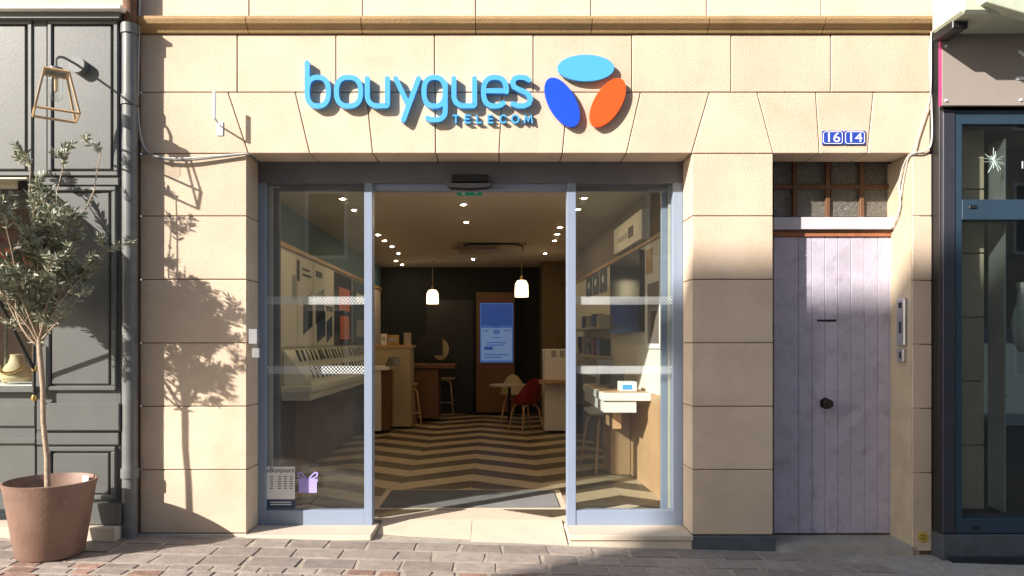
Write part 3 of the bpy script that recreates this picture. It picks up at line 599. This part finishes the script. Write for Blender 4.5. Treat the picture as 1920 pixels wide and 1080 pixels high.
yd = thing('yellow_marker', 'round yellow survey marker low on the narrow stone pier', 'marker'); x, z = P(1730, 1007); MB().prism([(x + .04 * math.cos(a * .2618), z + .04 * math.sin(a * .2618)) for a in range(24)], -.006, .002).build('disc', YEL, yd); 
for dz in (.012, -.012): B('print', INK, yd, x - .02, -.0075, z + dz - .003, x + .02, -.006, z + dz + .003)
bx = thing('junction_box', 'small grey switch box at the jamb beside the glass panel', 'switch'); PB('box', SILV, bx, 466, 617, 482, 645, -.01, .05, .003); PB('lower_box', SILV, bx, 472, 653, 486, 671, .0, .05, .003)

# ------------------------------------------------------------------ left grey shopfront
gs_ = thing('grey_shopfront', 'dark grey panelled timber shopfront with jewellery window', 'shopfront'); YG = -.14
def GP(nm, a, y0, b, y1, d0, d1, mat=GREY, bev=.004): return PB(nm, mat, gs_, a, y0, b, y1, d0, d1, bev)
GP('pilaster_back', 66, 25, 222, 1003, YG + .03, .25); GP('upper_back', -560, 25, 66, 335, YG + .035, .25)
GP('cornice', -560, 9, 226, 16, YG - .09, .2, WHITEP); GP('cornice_under', -560, 16, 224, 34, YG - .04, .2)
def framed(a, y0, b, y1, raised=True):                     # moulded frame with a raised field
    w_ = 9
    for q_ in ((a, y0, b, y0 + w_), (a, y1 - w_, b, y1), (a, y0 + w_, a + w_, y1 - w_), (b - w_, y0 + w_, b, y1 - w_)): GP('moulding', *q_, YG - .002, YG + .05, bev=.008)
    GP('panel', a + w_ + 3, y0 + w_ + 3, b - w_ - 3, y1 - w_ - 3, YG + (.012 if raised else .024), YG + .06, bev=.008)
framed(88, 35, 221, 330); framed(-70, 35, 60, 330); framed(-240, 35, -78, 330); framed(84, 349, 217, 733); framed(86, 838, 216, 938)
GP('stile', 60, 35, 88, 330, YG + .012, YG + .06); GP('rail', 70, 333, 222, 347, YG, YG + .06); GP('rail', 68, 756, 224, 808, YG - .02, YG + .06, bev=.008); GP('rail', 68, 812, 222, 834, YG, YG + .06)
GP('base_board', 66, 945, 226, 984, YG - .03, YG + .06)
GP('sill', -560, 725, 68, 736, YG - .04, .2); GP('apron', -560, 736, 66, 955, YG + .02, .2); GP('rail', -560, 758, 66, 800, YG - .005, YG + .04, bev=.008); GP('rail', -560, 822, 66, 832, YG - .005, YG + .04); GP('rail', -560, 905, 66, 918, YG, YG + .04)
GP('window_head', -560, 335, 68, 378, YG + .01, .2)
B('end_board', GREY, gs_, PX(222, YG) - .02, YG + .031, -.02, PX(222, YG), .2, PZ(30, YG))
PB('pane', GLASS, gs_, -560, 378, 66, 725, YG + .05, YG + .058)
PB('window_back', WOODD, gs_, -560, 370, 80, 740, .55, .6); PB('window_floor', PAPER, gs_, -560, 722, 70, 728, -.08, .55); PB('window_side', WOODD, gs_, 60, 370, 66, 725, YG + .06, .5)
B('upper_masonry', STONE, gs_, -9, .0, 4.15, PX(255), .3, 9.5)
B('stone_footing', STEPM, gs_, -7, YG - .09, -.2, PX(228, YG) + .0, .2, PZ(984, YG), .006)
bust = thing('jewellery_bust', 'cream bust with gold necklace in the shop window', 'bust'); bxx, bz = P(24, 716, .05)
MB().lathe([(.10, bz), (.12, bz + .03), (.11, bz + .09), (.06, bz + .15), (.045, bz + .2), (.05, bz + .215), (0, bz + .22)], bxx, .1, 20).build('body', M('bust_cream', (.6, .5, .3), .7), bust, smooth=True)
q = MB(); 
for i in range(15):
    a = R(200 + 140 * i / 14); q.lathe([(0, -.016), (.014, 0), (0, .016)], 0, 0, 8); 
    for j in range(len(q.v) - 24, len(q.v)): v = q.v[j]; q.v[j] = (v[0] + bxx + .105 * math.cos(a), v[1] + .1 - .09 * abs(math.sin(a)) - .03, v[2] + bz + .16 + .10 * math.sin(a) * .9)
q.build('necklace', BRASS, bust, smooth=True)
flw = thing('window_flowers', 'orange and red flowers in the jewellery window', 'flowers'); q = MB(); q2 = MB()
for i in range(22):
    c = Vector((PX(random.uniform(-30, 50), .1), random.uniform(.05, .3), PZ(random.uniform(440, 540), .1)))
    for j in range(6):
        a = j * math.pi / 3; e = Vector((math.cos(a), -.3, math.sin(a))) * .045; n_ = Vector((-math.sin(a), 0, math.cos(a))) * .016
        (q if i % 2 else q2).add([c, c + e * .6 + n_, c + e, c + e * .6 - n_], [(0, 1, 2, 3)])
q.build('orange_petals', OR_P, flw)['kind'] = 'stuff'; q2.build('red_petals', REDP, flw)['kind'] = 'stuff'
MB().tube([(PX(10, .15), .15, PZ(722, .15)), (PX(12, .15), .17, PZ(500, .15))], .012).build('stem', LEAF, flw)
# awning over the jewellery window
aw = thing('shop_awning', 'cream awning with black folding arms and brass joints', 'awning'); zt = PZ(338, -.2); xe = PX(60, -.2)
pj = .95; ay0 = YG - .02; slope = .22
aw_m = MB(); aw_m.add([(x, ay0 - p, zt + .02 - slope * p + t) for t in (0, -.012) for p in (0, pj) for x in (-7, xe)], [(0, 1, 3, 2), (4, 6, 7, 5), (0, 4, 5, 1), (2, 3, 7, 6), (1, 5, 7, 3), (0, 2, 6, 4)]); aw_m.build('cloth', FABRIC, aw)
B('cassette', FABRIC, aw, -7, ay0 - .1, zt - .06, xe, ay0, zt + .01, .01); B('bracket', BLACK, aw, xe - .06, ay0 - .12, zt - .1, xe + .02, ay0, zt - .02, .006)
q = MB(); nsc = 44; xv = [-7 + (xe + 7) * i / nsc for i in range(nsc + 1)]; zf = zt + .02 - slope * pj
for a, b in zip(xv, xv[1:]): q.prism([(a, zf - .045), ((a + b) / 2, zf - .06), (b, zf - .045), (b, zf), (a, zf)], ay0 - pj - .004, ay0 - pj)
q.build('valance', FABRIC, aw); MB().tube([(-7, ay0 - pj, zf - .005), (xe, ay0 - pj, zf - .005)], .015).build('front_bar', BLACK, aw)
xar = PX(66, YG - .04); zb = PZ(745, YG)
MB().tube([(xar, YG - .05, PZ(640, YG)), (xar, YG - .05, zb)], .011).build('arm_post', BLACK, aw); MB().tube([(xar, YG - .06, PZ(690, YG)), (xe - .02, ay0 - pj, zf - .02)], .013).build('arm', BLACK, aw)
for z in (zb, PZ(690, YG)): MB().lathe([(0, z - .03), (.018, z - .02), (.022, z), (.016, z + .02), (0, z + .03)], xar, YG - .05, 12).build('brass_joint', BRASS, aw, smooth=True)
# wall lantern
ln = thing('wall_lantern', 'open frame wall lantern in pale wood with glass bulb on a black arm', 'lantern'); yl = YG - .34
lx, lz1 = P(105, 137, yl); _, lz0 = P(105, 215, yl); a, b = .075, .135; ca, sa = math.cos(R(35)), math.sin(R(35))
def rc_(u, v, z): return (lx + u * ca - v * sa, yl + u * sa + v * ca, z)
top = [rc_(sx_ * a, sy_ * a, lz1) for sx_, sy_ in ((-1, -1), (1, -1), (1, 1), (-1, 1))]; bot = [rc_(sx_ * b, sy_ * b, lz0) for sx_, sy_ in ((-1, -1), (1, -1), (1, 1), (-1, 1))]
for i in range(4): MB().tube([top[i], bot[i]], .0095, 4).build('frame_bar', OAKF, ln); MB().tube([top[i], top[(i + 1) % 4]], .0105, 4).build('frame_bar', OAKF, ln); MB().tube([bot[i], bot[(i + 1) % 4]], .0095, 4).build('frame_bar', OAKF, ln)
MB().box(-1, -1, 0, 1, 1, 1); q = MB(); q.add([Vector(t_) for t_ in top] + [Vector(t_) + Vector((0, 0, .008)) for t_ in top], [(0, 1, 2, 3), (7, 6, 5, 4), (0, 4, 5, 1), (1, 5, 6, 2), (2, 6, 7, 3), (3, 7, 4, 0)]); q.build('top_plate', PIPE, ln)
MB().lathe([(.048, lz1 + .008), (.048, lz1 + .035), (0, lz1 + .035)], lx, yl, 20).build('socket', PIPE, ln); MB().lathe([(.03, lz1 - .002), (.045, lz1 - .05), (.045, lz1 - .17), (.03, lz1 - .195), (0, lz1 - .2)], lx, yl, 20).build('glass_bulb', GLASS, ln, smooth=True)
MB().tube([(lx, yl, lz1 - .03), (lx, yl, lz1 - .13)], .012).build('filament', OAKF, ln)
mx_, mz = P(150, 125, YG); MB().tube([(lx, yl, lz1 + .03), (lx, yl, lz1 + .10), (lx + .01, yl + .02, lz1 + .125), (lx + .03, yl + .05, lz1 + .13), (mx_, YG - .03, mz)], .0095).build('arm', PIPE, ln, smooth=True)
MB().tube([(mx_, YG - .05, mz), (mx_, YG + .03, mz)], .06, 24).build('wall_plate', PIPE, ln)
# drainpipe
dp = thing('drainpipe', 'grey cast drainpipe with rusty upper end between shopfront and stone', 'pipe'); xd, yp = PX(241, -.12), -.10
MB().tube([(xd, yp, -.05), (xd, yp, PZ(48, yp))], .056, 20).build('pipe', PIPE, dp, smooth=True); MB().tube([(xd, yp, PZ(45, yp)), (xd, yp, 5.2)], .05, 20).build('upper_pipe', RUST, dp, smooth=True)
for py_ in (55, 188, 885): MB().tube([(xd, yp, PZ(py_ + 10, yp)), (xd, yp, PZ(py_ - 8, yp))], .066, 20).build('collar', PIPE, dp, smooth=True)
B('corner_strip', RUST, dp, PX(250), -.04, -.02, PX(261), .02, 4.5)
# antenna, cables
an = thing('wall_antenna', 'slim white rod antenna on a small wall bracket', 'antenna'); ax, az = P(402, 172, -.16)
MB().tube([(ax, -.16, az), (ax, -.16, PZ(222, -.16))], .013).build('rod', WHITE_E, an); MB().tube([(ax, -.16, PZ(222, -.16)), (ax + .01, -.13, PZ(228, -.13)), (PX(412), -.005, PZ(236))], .008).build('arm', WHITE_E, an); PB('bracket', WHITE_E, an, 406, 228, 418, 254, -.01, 0, .002)
def cable(nm, lab, pts, r=.007, mat=CABLE, n=8):
    pts = [Vector((PX(x, y_), y_, PZ(y, y_))) for x, y, y_ in pts]; out = []
    for i in range(len(pts) - 1):
        p0, p1, p2, p3 = pts[max(i - 1, 0)], pts[i], pts[i + 1], pts[min(i + 2, len(pts) - 1)]
        for t in [j / n for j in range(n)]:
            out.append(.5 * ((2 * p1) + (p2 - p0) * t + (2 * p0 - 5 * p1 + 4 * p2 - p3) * t * t + (3 * p1 - p0 - 3 * p2 + p3) * t ** 3))
    out.append(pts[-1]); o = MB().tube(out, r, 6).build(nm, mat, None, smooth=True); return tag(o, lab, 'cable')
cable('cable', 'pale cable sagging across the stone pier from the drainpipe', [(262, 0, -.05), (259, 180, -.05), (263, 250, -.05), (280, 288, -.04), (330, 297, -.04), (400, 293, -.03), (450, 289, -.02), (470, 291, -.01), (482, 300, .05)])
cable('cable', 'thin dark cable running beside the pale sagging one', [(259, 0, -.06), (257, 190, -.06), (262, 262, -.06), (286, 292, -.05), (340, 301, -.04), (420, 294, -.03), (466, 290, -.02), (484, 303, .05)], .006, CABLED)
cable('cable', 'white cable looping down from the string course to the narrow pier', [(1748, 55, -.02), (1743, 100, -.02), (1746, 180, -.02), (1747, 262, -.02), (1735, 283, -.02), (1712, 287, -.015), (1701, 296, .03), (1691, 320, .1), (1686, 350, .14), (1688, 385, .13), (1678, 410, .2), (1670, 428, .25)])
cable('cable', 'thin white cable branching off above the transom', [(1746, 60, -.03), (1745, 170, -.03), (1735, 215, -.02), (1722, 255, -.02), (1713, 284, -.02), (1702, 300, .03), (1694, 335, .09), (1688, 372, .12), (1684, 405, .16), (1672, 424, .24)], .005)
# ------------------------------------------------------------------ right navy shopfront
nv = thing('navy_shopfront', 'dark navy framed shopfront with taupe fascia and plinth', 'shopfront'); YN = -.12
def NP(nm, a, y0, b, y1, d0, d1, mat=NAVY, bev=.003): return PB(nm, mat, nv, a, y0, b, y1, d0, d1, bev)
NP('corner_post', 1761, 30, 1769, 1003, YN + .03, .3, BLACK); NP('outer_stile', 1769, 205, 1791, 1000, YN - .01, .1, NAVYD); NP('stile', 1791, 232, 1804, 1000, YN, .05)
NP('top_rail', 1791, 206, 2500, 233, YN, .05); NP('mid_rail', 1804, 374, 2500, 412, YN, .05); NP('bottom_rail', 1804, 972, 2500, 1000, YN, .05)
NP('plinth', 1768, 1003, 2500, 1120, YN - .02, .2, SLATE)
NP('lock', 1818, 384, 1833, 391, YN - .008, YN, BLACK); NP('lock', 1824, 986, 1838, 992, YN - .008, YN, BLACK)
NP('pane', 1804, 233, 2500, 374, YN + .02, YN + .028, GLASSD, 0); NP('pane', 1804, 412, 2500, 972, YN + .02, YN + .028, GLASSD, 0); NP('glass_edge', 1884, 260, 1886, 960, YN + .10, YN + .3, SILV, 0)
NP('fascia', 1766, 20, 2500, 198, YN - .06, YN - .03, TAUPE); NP('fascia_box', 1775, 20, 2500, 196, YN - .03, .2, BLACK); NP('fascia_edge', 1763.5, 70, 1766, 198, YN - .058, YN - .035, PINK, 0)
for x, y in ((1774, 86), (1774, 188), (1914, 187)): c = P(x, y, YN - .066); MB().tube([(c[0], YN - .07, c[1]), (c[0], YN - .06, c[1])], .009, 12).build('screw', WHITE_E, nv)
for p in ([(1907, 147), (1926, 147)], [(1912, 97), (1924, 106)]): MB().stroke([P(x, y, YN - .062) for x, y in p], .011, YN - .066, YN - .0605).build('fascia_letter', WHITE_E, nv)
x, z = P(1922, 310, YN + .018); text_mesh('14', .08, 'glass_number', WHITE_E, nv, (x, YN + .018, z))
ck = MB(); c0 = Vector(P(1866, 300, YN))
for i in range(22):
    a = i * .2856 * 2 + random.uniform(-.2, .2); L_ = random.uniform(.03, .16) * (1.0 if i % 3 else .6); kk = random.uniform(-.25, .25)
    p = [c0 + Vector((math.cos(a + j * kk / 3), math.sin(a + j * kk / 3))) * L_ * (j + .15) / 3 for j in range(4)]; ck.stroke([(v.x, v.y) for v in p], .0007, YN + .0165 - i * .0001, YN + .0195, 3)
ck.build('crack', M('crack_white', (.6, .75, .68), .4), nv)
B('wall_above', STONE, nv, PX(1757), .0, 4.2, 9, .3, 9.5)
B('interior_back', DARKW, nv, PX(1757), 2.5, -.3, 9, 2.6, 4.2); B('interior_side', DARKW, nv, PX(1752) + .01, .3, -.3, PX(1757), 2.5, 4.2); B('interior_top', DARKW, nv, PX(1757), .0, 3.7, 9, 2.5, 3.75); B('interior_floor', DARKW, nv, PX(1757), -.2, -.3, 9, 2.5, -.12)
pil = thing('inner_pillar', 'tan stone pillar inside the navy shop', 'pillar'); 
for i in range(6): PB('stone_block', STONE, pil, 1800, 236 + i * 120, 1846, 354 + i * 120, .1, .4, .006)
vs_ = thing('pale_vase', 'tall pale vase shape behind the navy shop glass', 'vase'); x, z = P(1925, 660, .2); MB().lathe([(.05, z), (.10, z + .1), (.11, z + .25), (.07, z + .4), (.06, z + .5), (.075, z + .56), (.07, z + .56)], x, .2, 24).build('body', WHT, vs_, smooth=True)
tb = thing('shop_worktop', 'dim worktop with tap inside the navy shop', 'worktop'); B('top', GREYC, tb, PX(1850, 1.2), 1.0, .75, PX(1990, 1.2), 1.6, .8); B('splashback', WHT, tb, PX(1842, 1.6), 1.6, .8, PX(1990, 1.6), 1.65, 1.5); B('band', PHONEB, tb, PX(1842, 1.6), 1.59, 1.5, PX(1990, 1.6), 1.64, 1.66); MB().tube([(PX(1862, 1.3), 1.3, .8), (PX(1862, 1.3), 1.3, 1.0), (PX(1868, 1.3), 1.28, 1.05), (PX(1874, 1.3), 1.2, 1.0)], .012).build('tap', SILV, tb)
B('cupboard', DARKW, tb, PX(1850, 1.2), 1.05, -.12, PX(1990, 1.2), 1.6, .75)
ra = thing('fascia_awning', 'pale green awning case with folding arm above the taupe fascia', 'awning'); za, zb_ = PZ(-40, -.5), PZ(38, -.5)
B('case', PALEG, ra, PX(1792, -.5), -.58, zb_ + .02, 9, YN - .08, za, .02); B('bracket', BLACK, ra, PX(1796, -.5), -.44, zb_ - .03, PX(1826, -.5), YN - .07, zb_ + .04, .006)
MB().prism([P(1840, 8, -.6), P(1990, 52, -.6), P(1990, 20, -.6), P(1850, -20, -.6)], -.64, -.54).build('arm', PALEG, ra, .005)

# ------------------------------------------------------------------ potted olive
pX, pY = -3.12, -.6; g0 = gz(pX)
pt = thing('plant_pot', 'large tapered taupe plastic plant pot on the paving', 'pot', (pX, pY, g0))
MB().lathe([(.0, 0), (.205, 0), (.215, .01), (.283, .46), (.294, .50), (.297, .515), (.284, .518), (.276, .50), (.255, .42), (0, .42)], 0, 0, 48).build('body', TERRA, pt, smooth=True); MB().lathe([(0, .43), (.258, .425)], 0, 0, 32).build('soil', SOIL, pt)
MB().add([(.10, .21, .43), (.16, .18, .43), (.165, .185, .51), (.105, .218, .51)], [(0, 1, 2, 3)]).build('paper_tag', PAPER, pt)
ol = thing('olive_tree', 'young olive tree with silvery narrow leaves growing in the taupe pot', 'tree', (pX, pY, g0 + .42))
q = MB(); tw = []                                           # trunk + limbs, coordinates relative to the soil
trunk = [(-.02, 0, 0), (-.03, .01, .25), (-.05, 0, .5), (-.06, .01, .75), (-.075, .0, 1.0), (-.08, 0, 1.1)]
q.tube(trunk, [.021, .018, .017, .017, .018, .016], 10)
def grow(p, d, L_, r, lvl):
    n = 5; pts = [p]; dd = d.copy()
    for i in range(n):
        dd = (dd + Vector((random.gauss(0, .13), random.gauss(0, .13), .10 if lvl < 2 else .05))).normalized(); pts.append(pts[-1] + dd * L_ / n)
    q.tube(pts, [r * (1 - .6 * i / n) for i in range(n + 1)], 5 if lvl else 7); 
    if lvl >= 1: tw.append(pts)
    if lvl < 3:
        for k_ in range((4, 3, 2)[lvl]):
            i = random.randint(1 if lvl else 2, n); a = random.uniform(0, 6.28); side = Vector((math.cos(a), math.sin(a), random.uniform(-.1, .5))).normalized()
            grow(pts[i], (dd * .5 + side * .8).normalized(), min(L_ * random.uniform(.45, .72), (.24, .15, .10)[lvl]), r * .55, lvl + 1)
base = Vector(trunk[-1])
for a, up_, L_, lv in ((10, 9, 1.5, 1), (195, 5, 1.3, 1), (330, 4.2, 1.28, 1), (120, 6, 1.38, 1), (20, 3.0, 1.05, 1), (60, 3, .8, 0), (250, 2.6, .8, 0), (310, 2.2, .66, 0), (20, 1.5, .55, 0), (180, 1.5, .6, 0), (215, 1.1, .5, 0), (345, .9, .45, 0), (170, .6, .42, 1), (10, .5, .42, 1), (90, .5, .36, 1)):
    grow(base - Vector((0, 0, random.uniform(0, .10))), Vector((math.cos(R(a)) * .7 - .06, math.sin(R(a)) * .7, up_)).normalized(), L_, .009, lv)
q.build('trunk', BARK, ol, smooth=True)
lf1, lf2 = MB(), MB()
def leaf(p, d):
    L_ = random.uniform(.035, .058); w_ = L_ * .13; d = d.normalized(); s_ = d.cross(Vector((random.gauss(0, 1), random.gauss(0, 1), random.gauss(0, 1)))).normalized(); nn = d.cross(s_)
    (lf1 if random.random() < .62 else lf2).add([p, p + d * L_ * .35 + s_ * w_ - nn * .001, p + d * L_ * .7 + s_ * w_ * .8, p + d * L_, p + d * L_ * .7 - s_ * w_ * .8, p + d * L_ * .35 - s_ * w_], [(0, 1, 2, 3), (0, 3, 4, 5)])
for pts in tw:
    for i in range(len(pts) - 1):
        for t in range(2):
            p = pts[i].lerp(pts[i + 1], t / 2); ax_ = (pts[i + 1] - pts[i]).normalized(); sd = ax_.cross(Vector((random.gauss(0, 1), random.gauss(0, 1), random.gauss(0, 1)))).normalized()
            for s_ in (1, -1): leaf(p, ax_ * .7 + sd * s_ * .8)
    leaf(pts[-1], pts[-1] - pts[-2])
lf1.build('crown', LEAF, ol); lf2.build('crown', LEAF2, ol)

# ------------------------------------------------------------------ house across the street (its roof edge throws the shade over the door)
YO = -13.0; tO = -YO
oh = thing('opposite_house', 'rendered house with tiled roof across the street', 'house', (0, 0, 0))
xo = 1.02 - 1.28 * tO; zo = 2.17 + .88 * tO
B('wall', BRICKF, oh, xo, YO - 9, -.8, xo + 34, YO, zo - .25)
B('eaves', ROOFM, oh, xo - .42, YO - 9.4, zo - .25, xo + 34.4, YO + .0, zo)
MB().add([(xo - .4, YO, zo), (xo + 34.4, YO, zo), (xo + 34.4, YO - 4.5, zo + 1.6), (xo - .4, YO - 4.5, zo + 1.6), (xo + 34.4, YO - 9.4, zo), (xo - .4, YO - 9.4, zo)], [(0, 1, 2, 3), (3, 2, 4, 5), (0, 3, 5), (1, 4, 2)]).build('roof', ROOFM, oh)
for r in range(4):
    for c in range(11):
        x = xo + 1.6 + c * 3; z = .6 + r * 3.1; w_ = B('window', WHITEP, oh, x, YO - .05, z, x + 1.1, YO + .03, z + 1.8); B('glass', TVB, w_, x + .08, YO + .03, z + .08, x + 1.02, YO + .04, z + 1.72)
